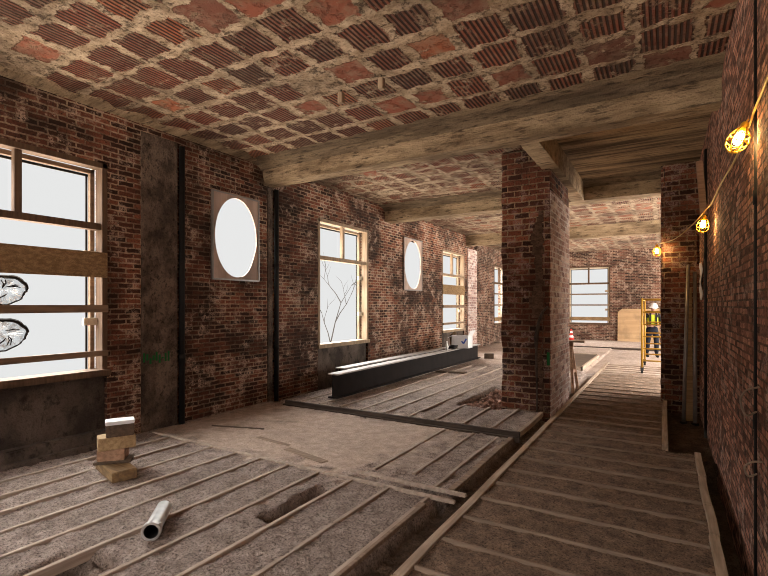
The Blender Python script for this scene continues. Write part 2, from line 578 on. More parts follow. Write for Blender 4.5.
def dig(mask, depth, d=1.0):
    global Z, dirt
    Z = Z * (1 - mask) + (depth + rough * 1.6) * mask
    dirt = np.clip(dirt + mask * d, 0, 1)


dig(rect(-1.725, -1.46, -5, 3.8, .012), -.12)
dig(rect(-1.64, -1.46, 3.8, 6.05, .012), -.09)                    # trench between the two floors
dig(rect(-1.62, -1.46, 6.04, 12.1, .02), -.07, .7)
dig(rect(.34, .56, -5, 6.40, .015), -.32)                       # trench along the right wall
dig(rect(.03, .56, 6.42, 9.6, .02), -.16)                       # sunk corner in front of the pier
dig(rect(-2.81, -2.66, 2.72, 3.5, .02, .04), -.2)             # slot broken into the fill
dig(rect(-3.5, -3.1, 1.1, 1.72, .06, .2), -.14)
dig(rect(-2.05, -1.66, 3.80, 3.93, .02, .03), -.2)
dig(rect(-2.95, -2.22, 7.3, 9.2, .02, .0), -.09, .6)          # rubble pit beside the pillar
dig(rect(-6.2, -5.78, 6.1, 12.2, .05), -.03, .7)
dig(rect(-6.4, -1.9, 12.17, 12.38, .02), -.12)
dirt = np.clip(dirt + rect(-6.1, -5.3, 3.3, 6.0, .3, .9) * .35, 0, 1)
strip = np.clip(rect(-1.45, .6, -5, 16, .03), 0, 1)
ground = np.stack([np.clip(sand + far * .75, 0, 1), dirt, strip * (1 - far * .8), np.ones_like(Z)], -1).reshape(-1, 4)
ny, nx = X.shape
verts = np.stack([X, Y, Z], -1).reshape(-1, 3)
ii = np.arange(ny * nx).reshape(ny, nx)
quads = np.stack([ii[:-1, :-1], ii[:-1, 1:], ii[1:, 1:], ii[1:, :-1]], -1).reshape(-1, 4)
fme = bpy.data.meshes.new('floor')
fme.vertices.add(len(verts))
fme.vertices.foreach_set('co', verts.astype(np.float32).ravel())
fme.loops.add(quads.size)
fme.loops.foreach_set('vertex_index', quads.astype(np.int32).ravel())
fme.polygons.add(len(quads))
fme.polygons.foreach_set('loop_start', np.arange(0, quads.size, 4, dtype=np.int32))
fme.polygons.foreach_set('loop_total', np.full(len(quads), 4, dtype=np.int32))
fme.update(calc_edges=True)
ca = fme.color_attributes.new('ground', 'FLOAT_COLOR', 'POINT')
ca.data.foreach_set('color', ground.astype(np.float32).ravel())
fme.polygons.foreach_set('use_smooth', np.ones(len(quads), dtype=bool))
fme.materials.append(M['floor'])
floor = bpy.data.objects.new('floor', fme)
COL.objects.link(floor)
tag(floor, 'rough stripped floor of grey cinder fill, sand and open trenches', 'floor', None, 'structure')

# ------------------------------------------------------------------ walls
WZ0, WZ1 = .87, 3.46                                            # window sill and head
WIN = [(-4.7, -2.84), (1.40, 3.26), (7.42, 9.28), (13.55, 15.45)]
OV = [(4.84, 5.77), (11.0, 12.05)]
holes = [(a, b, -.4, WZ1) for a, b in WIN] + [(a + .01, b + .015, 2.14, 3.44) for a, b in OV]
holes += [(4.25, 4.37, -.4, 4.0), (6.15, 6.31, -.4, 3.78)]
struct('wall_left', slab('x', -6.0, -6.03, (-5, 16.7), (-.4, CEIL), holes), M['brick'],
       'long dark red brick wall pierced by tall windows and oval openings', 'wall')
holes_out = [(a, b + ((.33 if a < 8 else .75) if b - a < 1.2 else 0), c - (.3 if b - a < 1.2 else 0), d + (.3 if b - a < 1.2 else 0)) for a, b, c, d in holes if b - a > .5]
struct('wall_left_outer', slab('x', -6.03, -6.27, (-5, 16.7), (-.4, CEIL), holes_out), M['brick'],
       'outer leaf of the left brick wall behind the window reveals', 'wall')
struct('trim_2', MB().box(-6.01, -5.982, 3.70, 4.24, -.1, 4.02), M['grey_plaster'],
       'dark grey plastered upright strip on the left brick wall beside first window', 'trim', .006)
struct('trim_3', MB().box(-6.01, -5.985, 6.02, 6.14, -.1, 3.78), M['grey_plaster'],
       'narrow plastered strip on the left wall under the nearest ceiling beam', 'trim', .006)
for k, (a, b) in enumerate(WIN[1:]):
    mb = MB().box(-6.26, -6.05, a, b, -.1, WZ0 - .04)
    mb.box(-6.06, -6.04, a + .04, b - .04, WZ0 - .2, WZ0 - .05)
    struct('trim_%d' % (4 + k), mb, M['plaster'], ['dark plastered apron below the boarded near window',
           'dark plastered apron below the raw pine window', 'dark plastered apron below the third window'][k], 'trim', .01)
struct('baseboard_left', MB().box(-6.0, -5.86, -4.8, 3.45, -.1, .17).box(-5.9, -5.78, -4.8, 3.3, -.1, .05), M['plaster'],
       'dark dusty base ledge along the left wall', 'baseboard', .015)
struct('trim_8', MB().box(-6.0, -5.965, 15.75, 16.65, 0, 3.7), M['brick_lit'],
       'brick pier past the third window, coloured pale as if lit', 'trim')  # strip coloured pale to imitate a lit pilaster
holes = [(20.0, 21.9, WZ0, WZ1), (19.1, 19.45, 1.72, 2.3)]
struct('wall_left_rear', slab('x', -6.4, -6.8, (16.7, FAR + .4), (-.4, CEIL), holes), M['brick_far'],
       'set-back far stretch of the left brick wall with a tall window', 'wall')
struct('wall_left_return', MB().box(-6.4, -6.0, 16.55, 16.7, -.4, CEIL), M['brick_far'], 'short brick return where left wall steps back', 'wall')
FW = (-3.87, -2.08)
struct('wall_far', slab('y', FAR, FAR + .4, (-6.8, 5.2), (-.4, CEIL), [(FW[0], FW[1], WZ0, WZ1)]), M['brick_far'],
       'brick end wall with a white barred window and leaning plywood', 'wall')
struct('wall_right', slab('x', .5, .9, (-5, 9.9), (-.5, CEIL), [(3.76, 3.90, -.5, 4.1), (7.85, 8.10, -.5, 3.9)]), M['brick_right'],
       'rough brick wall close on the right with dark upright grooves', 'wall')
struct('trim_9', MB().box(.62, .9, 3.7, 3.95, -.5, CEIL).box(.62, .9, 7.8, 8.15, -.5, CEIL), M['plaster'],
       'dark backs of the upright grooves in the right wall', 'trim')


def lumpy_box(x0, x1, y0, y1, z0, z1, step, amp, seed, chip=.0):
    """a box with gridded faces and worn, uneven surfaces."""
    bm = MB()
    nx_, ny_, nz_ = [max(1, int(round((b - a) / step))) for a, b in ((x0, x1), (y0, y1), (z0, z1))]
    L = (x1 - x0, y1 - y0, z1 - z0)

    def P(i, j, k):
        p = [x0 + L[0] * i / nx_, y0 + L[1] * j / ny_, z0 + L[2] * k / nz_]
        ex = (i in (0, nx_)) + (j in (0, ny_))
        s = p[0] * 1.3 + p[1] * 1.7
        n1 = float(vnoise(s, p[2], 6, seed)) - .5
        n2 = float(vnoise(s + 9, p[2], 15, seed + 1)) - .5
        d = amp * (n1 + n2)
        if ex == 2:
            d -= chip * max(0, float(vnoise(p[0] + p[1], p[2], 7, seed + 4)) - .35) * 2
        if i in (0, nx_):
            p[0] += d if i == nx_ else -d
        if j in (0, ny_):
            p[1] += d if j == ny_ else -d
        return p
    for i in range(nx_):
        for k in range(nz_):
            for j in (0, ny_):
                bm.face([P(i, j, k), P(i + 1, j, k), P(i + 1, j, k + 1), P(i, j, k + 1)])
    for j in range(ny_):
        for k in range(nz_):
            for i in (0, nx_):
                bm.face([P(i, j, k), P(i, j + 1, k), P(i, j + 1, k + 1), P(i, j, k + 1)])
    for i in range(nx_):
        for j in range(ny_):
            for k in (0, nz_):
                bm.face([P(i, j, k), P(i + 1, j, k), P(i + 1, j + 1, k), P(i, j + 1, k)])
    return bm


PX0, PX1, PY0, PY1 = -2.25, -1.50, 7.42, 9.03
pil = thing('brick_pillar', (-1.87, 8.2, 0), 'freestanding worn brick pillar with one side coloured pale as if lit', 'pillar', None, 'structure')
build('pillar_shaft', lumpy_box(PX0, PX1, PY0, PY1, -.15, CEIL - .02, .055, .008, 3, .018), M['brick_pillar'], pil)
build('lit_side', lumpy_box(PX1 - .03, PX1 + .012, PY0 + .03, PY1 - .01, -.1, 3.45, .055, .006, 3, .0), M['brick_lit'], pil)  # thin slab whose pale colour imitates light on the right face
# bare mortar scar running down the right third of the front, with an old chase in it
mb = MB()
for k in range(38):
    z0 = .02 + k * .082
    a = -1.73 + .05 * math.sin(k * .55) + (0.07 if k < 18 else 0) + random.uniform(-.03, .03)
    b = -1.60 + random.uniform(-.02, .02)
    if 19 < k < 27:
        a -= .03 * (27 - k) / 2 * .5
    mb.box(a, b, PY0 - random.uniform(.012, .022), PY0 + .02, z0, z0 + .084)
build('mortar_scar', mb, M['scar'], pil)
mb = MB()
pts = [(-1.69, 7.40, 0), (-1.69, 7.395, .5), (-1.70, 7.395, 1.0), (-1.70, 7.395, 1.2), (-1.66, 7.395, 1.45), (-1.60, 7.395, 1.6), (-1.53, 7.40, 1.68)]
mb.tube(pts, [.012, .014, .018, .035, .022, .022, .014], 8)
build('pipe_chase', mb, M['plaster'], pil, smooth=True)
build('paint_mark', MB().box(-1.545, -1.505, 7.398, 7.45, .78, .98), M['green_paint'], pil, .004)
struct('brick_pier_pillar', lumpy_box(-.06, .52, 9.5, 10.2, -.25, CEIL - .01, .06, .014, 21, .04), M['brick_pillar'],
       'dark brick pier standing against the right wall beside the leaning poles', 'pier')

# ------------------------------------------------------------------ ceiling
mb = MB()
mb.face([(-6.4, -5, CEIL), (.9, -5, CEIL), (.9, 6.0, CEIL), (-6.4, 6.0, CEIL)])
mb.face([(-6.4, -5, CEIL + .2), (.9, -5, CEIL + .2), (.9, 6.0, CEIL + .2), (-6.4, 6.0, CEIL + .2)])
struct('ceiling', mb, M['tile'], 'ceiling of ribbed red clay tiles in a rough mortar grid', 'ceiling')
mb = MB()
for a, b, c, d in ((-6.4, -1.5, 6.0, 10.2), (-6.8, 5.2, 10.2, FAR + .4)):
    for z in (CEIL, CEIL + .2):
        mb.face([(a, c, z), (b, c, z), (b, d, z), (a, d, z)])
struct('ceiling_rear', mb, M['tile_pale'], 'paler eroded clay tile ceiling beyond the nearest beam', 'ceiling')
struct('ceiling_right', MB().box(-1.5, .9, 6.0, 10.2, CEIL, CEIL + .2), M['formed'],
       'streaked board-marked concrete ceiling between pillar and right wall', 'ceiling')


def beam(name, x0, x1, y0, y1, z0, label, haunch=None):
    root = thing(name, ((x0 + x1) / 2, (y0 + y1) / 2, z0), label, 'beam', None, 'structure')
    build('beam_body', lumpy_box(x0, x1, y0, y1, z0, CEIL, .09, .006, int(abs(y0) * 7), .02), M['concrete'], root)
    if haunch:
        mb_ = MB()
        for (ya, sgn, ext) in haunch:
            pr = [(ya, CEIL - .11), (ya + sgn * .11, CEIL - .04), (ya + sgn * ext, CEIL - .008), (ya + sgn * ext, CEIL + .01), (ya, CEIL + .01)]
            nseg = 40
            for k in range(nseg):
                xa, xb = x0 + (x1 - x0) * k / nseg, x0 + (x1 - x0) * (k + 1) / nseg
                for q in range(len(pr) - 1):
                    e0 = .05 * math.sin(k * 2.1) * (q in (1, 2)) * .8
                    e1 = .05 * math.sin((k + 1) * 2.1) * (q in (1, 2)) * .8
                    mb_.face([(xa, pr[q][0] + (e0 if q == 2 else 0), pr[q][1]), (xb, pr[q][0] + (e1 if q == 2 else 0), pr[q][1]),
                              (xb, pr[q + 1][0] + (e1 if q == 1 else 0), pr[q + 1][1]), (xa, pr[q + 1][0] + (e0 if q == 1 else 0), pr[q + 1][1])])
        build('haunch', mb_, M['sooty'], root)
    return root


beam('concrete_beam', -6.0, .5, 5.89, 6.15, 3.78, 'nearest concrete ceiling beam crossing the whole room', [(5.89, -1, .33), (6.15, 1, .3)])
beam('concrete_beam', -6.0, .5, 10.05, 10.4, 3.78, 'second concrete ceiling beam, behind the brick pillar', [(10.05, -1, .3)])
beam('concrete_beam', -6.4, 5.2, 15.6, 15.9, 3.78, 'furthest concrete ceiling beam near the end wall', None)
beam('concrete_beam', -1.62, -1.38, 6.15, 10.05, 3.78, 'lengthwise concrete beam running back over the brick pillar', None)
mb = MB()
for k in range(60):
    y0 = -1 + k * .115
    if y0 > 5.8:
        break
    w0, w1 = .20 + .07 * math.sin(k * 1.3), .20 + .07 * math.sin((k + 1) * 1.3)
    mb.face([(-6.01, y0, CEIL - .025), (-6.01, y0 + .115, CEIL - .025), (-6 + w1, y0 + .115, CEIL - .012), (-6 + w0, y0, CEIL - .012)])
    mb.face([(-6 + w0, y0, CEIL - .012), (-6 + w1, y0 + .115, CEIL - .012), (-5.95 + w1, y0 + .115, CEIL + .01), (-5.95 + w0, y0, CEIL + .01)])
struct('cornice_trim', mb, M['concrete'], 'rough concrete fillet where ceiling meets the left wall', 'trim')


# ------------------------------------------------------------------ windows
def place(axis, plane):
    """returns box(u0,u1,d0,d1,z0,z1) writer for a wall across axis, d measured outward from the inner face"""
    def put(mb_, u0, u1, d0, d1, z0, z1):
        if axis == 'x':
            mb_.box(plane - d1, plane - d0, u0, u1, z0, z1)
        else:
            mb_.box(u0, u1, plane + d0, plane + d1, z0, z1)
        return mb_
    return put


def window(num, axis, plane, u0, u1, frame_m, sash_m, style, label):
    put = place(axis, plane)
    mid = (u0 + u1) / 2
    org = (plane, mid, WZ0) if axis == 'x' else (mid, plane, WZ0)
    root = thing('window_%d' % num, org, label, 'window', None, 'structure')
    z0, z1 = WZ0, WZ1
    f = .065
    mb_ = MB()
    put(mb_, u0, u0 + f, -.012, .14, z0, z1)
    put(mb_, u1 - f, u1, -.012, .14, z0, z1)
    put(mb_, u0, u1, -.012, .14, z1 - f, z1)
    build('window_frame', mb_, M[frame_m], root, .004)
    build('window_sill', put(MB(), u0 - .02, u1 + .02, -.05, .2, z0 - .05, z0 + .03), M[frame_m], root, .004)
    mb_ = MB()
    s = .05
    put(mb_, u0 + f, u0 + f + s, .17, .23, z0, z1 - f)
    put(mb_, u1 - f - s, u1 - f, .17, .23, z0, z1 - f)
    put(mb_, u0 + f, u1 - f, .17, .23, z1 - f - s, z1 - f)
    build('outer_sash', mb_, M[sash_m], root, .004)
    mb_ = MB()
    put(mb_, u0 + .03, u0 + .06, .23, .28, z0, z1)
    put(mb_, u1 - .06, u1 - .03, .23, .28, z0, z1)
    build('outer_jamb', mb_, M['cream'], root, .004)
    mb_ = MB()
    for a_, b_, c_, d_2 in ((u0 + f, u1 - f, z1 - f - s - .03, z1 - f - s), (u1 - f - s - .022, u1 - f - s, z0, z1 - f - s), (u0 + f + s, u0 + f + s + .022, z0, z1 - f - s)):
        put(mb_, a_, b_, .235, .25, c_, d_2)
    build('dark_bead', mb_, M['black'], root)
    build('mullion', put(MB(), mid - .035, mid + .035, .03, .11, 2.70, z1 - f), M[frame_m], root, .004)
    build('transom', put(MB(), u0 + f, u1 - f, .01, .13, 2.63, 2.71), M[frame_m], root, .004)
    for a, b, q0, q1 in ((u0 + f, mid - .035, 2.71, z1 - f), (mid + .035, u1 - f, 2.71, z1 - f), (u0 + f, u1 - f, z0 + .03, 2.63)):
        build('pane', put(MB(), a, b, .195, .2, q0, q1), M['glass'], root)
    for zz in (2.28, 1.45):
        build('jamb_bracket', put(MB(), u1 - f - .16, u1 - f, .10, .15, zz, zz + .09), M['cream'], root, .006)
    if style == 'boarded':
        build('guard_board', put(MB(), u0 + .01, u1 - .01, -.03, -.012, 2.04, 2.35), M['osb'], root, .003)
        for za, zb, t in ((1.61, 1.70, .0), (1.10, 1.17, -.03)):
            build('guard_rail', put(MB(), u0 + .01, u1 - .01, -.05, -.012, za + t, zb + t), M['rail_wood'], root, .004)
    elif style == 'barred':
        for za, zb in ((2.16, 2.22), (1.67, 1.73)):
            build('guard_rail', put(MB(), u0 + .01, u1 - .01, -.05, -.012, za, zb), M['rail_wood'], root, .004)
        build('guard_board', put(MB(), u0 + .01, u1 - .01, -.04, -.012, 1.0, 1.16), M['osb'], root, .003)
    return root


window(1, 'x', -6.0, *WIN[1], 'old_pine', 'rail_wood', 'boarded', 'large near window with brown frame and strand board guard')
window(2, 'x', -6.0, *WIN[2], 'raw_pine', 'raw_pine', 'open', 'tall raw pine window without guard rails, above the steel girders')
window(3, 'x', -6.0, *WIN[3], 'raw_pine', 'raw_pine', 'boarded', 'third window on the left, pine frame with guard boards')
window(4, 'x', -6.4, 20.0, 21.9, 'old_pine', 'cream', 'barred', 'far window half hidden by the left edge of the brick pillar')
window(5, 'y', FAR, FW[0], FW[1], 'old_pine', 'cream', 'barred', 'barred window in the end wall, right of the brick pillar')


def oval_panel(num, y0, y1, z0, z1, label):
    root = thing('window_%d' % num, (-6.0, (y0 + y1) / 2, z0), label, 'window', None, 'structure')
    cy, cz = (y0 + y1) / 2, (z0 + z1) / 2
    ry, rz = (y1 - y0) / 2 - .035, (z1 - z0) / 2 - .03
    n = 64
    mb_ = MB()

    def ring(k):
        t = 2 * math.pi * k / n
        rr = 1 + (.02 * math.sin(5 * t + 1) if math.cos(t) > .2 and math.sin(t) < 0 else 0)
        e = (cy + ry * math.cos(t) * rr, cz + rz * math.sin(t) * rr)
        c, s_ = math.cos(t), math.sin(t)
        q = max(abs(c), abs(s_))
        o = (cy + (y1 - y0) / 2 * c / q, cz + (z1 - z0) / 2 * s_ / q)
        return e, o
    for k in range(n):
        (e0, o0), (e1, o1) = ring(k), ring(k + 1)
        for xx in (-5.965, -5.99):
            mb_.face([(xx, *e0), (xx, *o0), (xx, *o1), (xx, *e1)])
        mb_.face([(-5.965, *e0), (-5.965, *e1), (-5.99, *e1), (-5.99, *e0)])
        mb_.face([(-5.965, *o0), (-5.965, *o1), (-5.99, *o1), (-5.99, *o0)])
    build('oval_board', mb_, M['oval_board'], root)
    mb_ = MB()
    b = .022
    mb_.box(-6.0, -5.95, y0 - b, y0, z0 - b, z1 + b).box(-6.0, -5.95, y1, y1 + b, z0 - b, z1 + b)
    mb_.box(-6.0, -5.95, y0, y1, z1, z1 + b).box(-6.0, -5.95, y0, y1, z0 - b, z0)
    build('edge_frame', mb_, M['pole'], root, .004)
    mb_ = MB()
    for k in range(n):
        t0, t1 = 2 * math.pi * k / n, 2 * math.pi * (k + 1) / n
        mb_.face([(-5.978, cy, cz), (-5.978, cy + ry * 1.01 * math.cos(t0), cz + rz * 1.01 * math.sin(t0)),
                  (-5.978, cy + ry * 1.01 * math.cos(t1), cz + rz * 1.01 * math.sin(t1))])
    build('clear_film', mb_, M['glass'], root)
    # segmental brick arch over the opening
    mb_ = MB()
    for k in range(13):
        a = R(-52 + 104 * k / 12)
        m_ = Matrix.Translation((-6.0, cy, z1 - .42)) @ Matrix.Rotation(a, 4, 'X')
        mb_.box(-.05, .012, -.028, .028, .50, .70, m_)
    build('brick_arch', mb_, M['brick'], root, .006)
    return root


oval_panel(6, OV[0][0], OV[0][1], 2.12, 3.46, 'near oval opening cut in a square board on the left wall')
oval_panel(7, OV[1][0], OV[1][1], 2.12, 3.50, 'second oval opening in a board, between two pine windows')


# ------------------------------------------------------------------ timber sleepers and kerbs
def board(name, x0, x1, y0, y1, z0, z1, mat, label, cat='sleeper', group=None, wob=.006, along='y'):
    """sawn strip, slightly bowed along its length"""
    n = max(2, int((max(x1 - x0, y1 - y0)) / .35))
    ph = random.uniform(0, 6)
    mb_ = MB()
    prev = None
    for k in range(n + 1):
        t = k / n
        o = wob * math.sin(ph + t * 5.5)
        dz = wob * .3 * math.sin(ph * 2 + t * 7)
        if along == 'y':
            y = y0 + (y1 - y0) * t
            cur = [(x0 + o, y, z0), (x1 + o, y, z0), (x1 + o, y, z1 + dz), (x0 + o, y, z1 + dz)]
        else:
            x = x0 + (x1 - x0) * t
            cur = [(x, y0 + o, z0), (x, y1 + o, z0), (x, y1 + o, z1 + dz), (x, y0 + o, z1 + dz)]
        if prev:
            for q in range(4):
                mb_.face([prev[q], prev[(q + 1) % 4], cur[(q + 1) % 4], cur[q]])
        else:
            mb_.face(cur)
        prev = cur
    mb_.face(prev)
    o = build(name, mb_, mat, None, .004, origin=((x0 + x1) / 2, (y0 + y1) / 2, z0))
    return tag(o, label, cat, group)


for k in range(11):
    x = -1.79 - .408 * k
    if x < -5.8:
        break
    board('floor_sleeper', x - .019, x + .019, .5, 3.74, -.06, .014, M['sleeper_y'],
          f'{ORD[k]} timber sleeper strip left of the trench in the front floor', group='sleepers in the left front floor')
board('floor_sleeper', -1.80, -1.735, .5, 3.60, -.02, .014, M['sleeper_x'], 'sleeper edge board along the left lip of the front trench', group='trench edge boards')
board('floor_sleeper', -5.85, -1.55, 3.755, 3.795, -.012, .016, M['sleeper_y'], 'cross sleeper closing the front left floor, ending over the trench', along='x', group='cross boards')
board('floor_sleeper', -2.75, -1.52, 3.935, 3.975, -.012, .018, M['sleeper_y'], 'short cross sleeper just behind the long one at the trench', along='x', group='cross boards')
board('floor_sleeper', -1.715, -1.65, 4.0, 5.95, -.02, .016, M['sleeper_x'], 'sleeper edge board on the trench between cross boards and platform', group='trench edge boards')
for k, (x, a) in enumerate(((-1.85, 4.0), (-2.17, 4.2), (-2.58, 4.1))):
    board('floor_sleeper', x - .019, x + .019, a, 5.92, -.06, .012, M['sleeper_y'],
          f'{ORD[k]} sleeper left of the trench in the sandy middle floor', group='sleepers in the sandy middle floor')
for k in range(10):
    x = -1.98 - .42 * k
    if x < -5.7:
        break
    y0, y1 = 6.12, 12.1
    if -2.95 < x < -2.2:
        y1 = 7.3
    board('floor_sleeper', x - .02, x + .02, y0, y1, .0, PLAT + .011, M['sleeper_y'],
          f'{ORD[k]} sleeper from the pillar side in the raised platform', group='sleepers in the raised platform')
board('platform_edge_board', -5.6, -1.6, 6.03, 6.075, -.03, PLAT + .008, M['edge'], 'dark front edge board of the raised platform', 'edge board', along='x')
board('platform_edge_board', -5.6, -1.58, 5.97, 6.012, -.05, .015, M['edge'], 'lower dark ledger under the raised platform front edge', 'edge board', along='x')
board('platform_edge_board', -1.64, -1.585, 6.08, 7.38, .0, PLAT + .012, M['kerb'], 'edge board along the right end of the raised platform by the pillar', 'edge board')
yy = 1.0
for k in range(9):
    y1 = yy + (1.55 if k < 5 else 2.0)
    board('kerb_board', -1.465, -1.395, yy, min(y1, 15.3) - .008, -.2, .018, M['kerb'],
          f'{ORD[k]} kerb board of the long line right of the trench, counted from the front', 'kerb board', 'kerb boards along the right floor strip', .003)
    yy = y1
    if yy > 15.2:
        break
k = 0
for j in range(-4, 9):
    y = 2.71 + .424 * j
    board('cross_sleeper', -1.39, .27, y - .013, y + .013, -.06, .017, M['sleeper_x'],
          f'{ORD[k]} cross sleeper of the right floor strip, counted from the front', 'sleeper', 'cross sleepers in the right floor strip', .002, along='x')
    k += 1
for j in range(20):
    y = 6.55 + .43 * j
    board('cross_sleeper', -1.39, -.04, y - .014, y + .014, -.06, .017, M['sleeper_x'],
          f'{ORD[j]} cross sleeper beyond the pier kerb, counted from the front', 'sleeper', 'cross sleepers beside the pier', .002, along='x')
ys_ = (1.0, 2.6, 3.45, 4.15, 4.75, 5.5, 6.36)
for j in range(6):
    board('kerb_board', .275 + .008 * (j % 2), .335 + .008 * (j % 2), ys_[j], ys_[j + 1] - .01, -.2, .04, M['kerb'],
          f'{ORD[j]} short kerb board along the right wall trench, counted from the front', 'kerb board', 'kerb boards along the right wall trench', .003)
board('kerb_board', -.035, .03, 6.45, 9.46, -.15, .05, M['kerb'], 'kerb board running to the dark pier beside the sunk corner', 'kerb board', None, .003)


def loose_board(name, c, size, yaw, mat, label, cat, tilt=0.0, bevel=.004, group=None):
    m_ = Matrix.Translation(c) @ Matrix.Rotation(yaw, 4, 'Z') @ Matrix.Rotation(tilt, 4, 'X')
    a, b, h = size
    o = build(name, MB().box(-a / 2, a / 2, -b / 2, b / 2, 0, h, m_), mat, None, bevel, origin=c)
    return tag(o, label, cat, group)


loose_board('loose_plank', (-5.1, 4.55, -.015), (.8, .035, .022), R(18), M['timber_dark'], 'thin dark plank lying on sand nearest the plastered strip', 'plank')
loose_board('loose_plank', (-4.95, 5.05, -.015), (.8, .05, .025), R(24), M['sleeper_y'], 'thin pale plank lying on sand close to the left wall', 'plank')
loose_board('loose_plank', (-4.2, 4.32, -.018), (.6, .07, .018), R(-6), M['sleeper_x'], 'thin plank half sunk in sand behind the cross sleeper', 'plank')
loose_board('loose_plank', (-3.5, 4.1, -.02), (.7, .1, .025), R(-12), M['sleeper_x'], 'wider brown plank half sunk in the sand near the trench', 'plank')
loose_board('loose_plank', (-4.45, 10.6, PLAT), (.75, .16, .03), R(12), M['timber_dark'], 'short plank lying flat on platform beside the front girder', 'plank')
loose_board('wood_block', (-4.68, 14.15, .045), (.28, .22, .15), R(15), M['timber_dark'], 'dark wood block on the floor past the girder ends', 'block')

# two framed floor panels lying beside the kerb
for (x0, x1, y0, y1, z, lab) in ((-2.62, -1.78, 12.75, 16.2, .03, 'framed floor panel beside the kerb, right one of the pair'),
                                 (-3.55, -2.72, 12.9, 16.0, .03, 'framed floor panel behind pillar, left one of the pair')):
    r_ = thing('floor_panel', ((x0 + x1) / 2, (y0 + y1) / 2, z), lab, 'panel', 'framed panels on the far floor')
    build('panel_board', MB().box(x0 + .04, x1 - .04, y0 + .04, y1 - .04, z, z + .10), M['timber_dark'], r_)
    mb = MB()
    mb.box(x0, x0 + .05, y0, y1, z, z + .115).box(x1 - .05, x1, y0, y1, z, z + .115)
    mb.box(x0, x1, y0, y0 + .05, z, z + .115).box(x0, x1, y1 - .05, y1, z, z + .115)
    build('panel_rim', mb, M['kerb'], r_, .004)
board('platform_edge_board', -6.3, 3.0, 19.74, 19.8, -.05, .09, M['edge'], 'dark step edge across the far end of the floor', 'edge board', along='x')

# rubble in the pit
mb = MB()
rr = random.Random(4)
for k in range(230):
    x, y = rr.uniform(-2.9, -2.28), rr.uniform(7.3, 9.15)
    s = rr.uniform(.02, .065)
    m_ = Matrix.Translation((x, y, -.075 + rr.uniform(0, .06))) @ Euler((rr.uniform(0, 6), rr.uniform(0, 6), rr.uniform(0, 6))).to_matrix().to_4x4()
    mb.box(-s, s, -s * .6, s * .6, -s * .45, s * .45, m_)
tag(build('rubble', mb, M['rubble'], None, .006), 'broken brick rubble in the floor pit beside the pillar', 'rubble', None, 'stuff')

# ------------------------------------------------------------------ steel girders
def girder(x, y0, y1, z, h, w, label):
    r_ = thing('steel_girder', (x, (y0 + y1) / 2, z), label, 'girder', 'steel girders on the platform')
    build('web', MB().box(x - .012, x + .012, y0, y1, z + .02, z + h - .02), M['steel'], r_)
    build('top_flange', MB().box(x - w / 2, x + w / 2, y0, y1, z + h - .025, z + h), M['steel_top'], r_, .003)
    build('bottom_flange', MB().box(x - w / 2, x + w / 2, y0, y1, z, z + .025), M['steel'], r_, .003)
    return r_


girder(-4.97, 6.55, 13.9, PLAT + .01, .43, .21, 'front dark steel girder lying along the platform')
girder(-5.33, 7.25, 14.0, PLAT + .01, .43, .21, 'rear steel girder lying against the wall behind the first')
GT = PLAT + .44

# carton on the girder end
cx, cy, cz = -4.90, 12.45, GT
r_ = thing('white_carton', (cx, cy, cz), 'open white carton with a blue mark standing on girders', 'box')
mb = MB()
a, b, h = .24, .19, .34
mb.box(cx - a, cx + a, cy - b, cy + b, cz, cz + .01)
mb.box(cx - a, cx - a + .008, cy - b, cy + b, cz, cz + h).box(cx + a - .008, cx + a, cy - b, cy + b, cz, cz + h)
mb.box(cx - a, cx + a, cy - b, cy - b + .008, cz, cz + h).box(cx - a, cx + a, cy + b - .008, cy + b, cz, cz + h)
build('carton_body', mb, M['white'], r_)
m_ = Matrix.Translation((cx + a, cy, cz + h)) @ Matrix.Rotation(R(28), 4, 'Y')
build('carton_flap', MB().box(-.004, .004, -b, b, 0, .17, m_), M['white'], r_)
m_ = Matrix.Translation((cx - a, cy, cz + h)) @ Matrix.Rotation(R(-115), 4, 'Y')
build('carton_flap', MB().box(-.004, .004, -b, b, 0, .12, m_), M['white'], r_)
mb = MB()
m1 = Matrix.Translation((cx + .12, cy - b - .002, cz + .13))
mb.box(-.02, .02, -.002, .002, 0, .09, m1 @ Matrix.Rotation(R(-40), 4, 'Y')).box(-.02, .02, -.002, .002, 0, .16, m1 @ Matrix.Rotation(R(30), 4, 'Y'))
build('blue_mark', mb, M['blue'], r_)

cx, cy = -4.97, 11.55
r_ = thing('plastic_bottle', (cx, cy, GT), 'small clear plastic bottle standing on the front girder', 'bottle')
build('bottle_body', MB().lathe([(0, 0), (.032, 0), (.034, .02), (.034, .13), (.028, .16), (.012, .19), (.012, .21)], (cx, cy, GT), 14), M['galv'], r_, smooth=True)
build('bottle_cap', MB().lathe([(.015, .205), (.015, .235), (0, .235)], (cx, cy, GT), 12), M['white'], r_)
mb = MB()
for k in range(3):
    pts = [(-4.97 + .10 * math.cos(t) + .01 * k, 11.95 + .13 * math.sin(t), GT + .028 + .028 * k + .008 * math.sin(3 * t)) for t in [2 * math.pi * j / 24 for j in range(25)]]
    mb.tube(pts, .016, 8)
tag(build('cable_coil', mb, M['black'], None, smooth=True, origin=(-4.97, 11.95, GT)), 'black coiled cable on the front girder beside carton', 'cable')


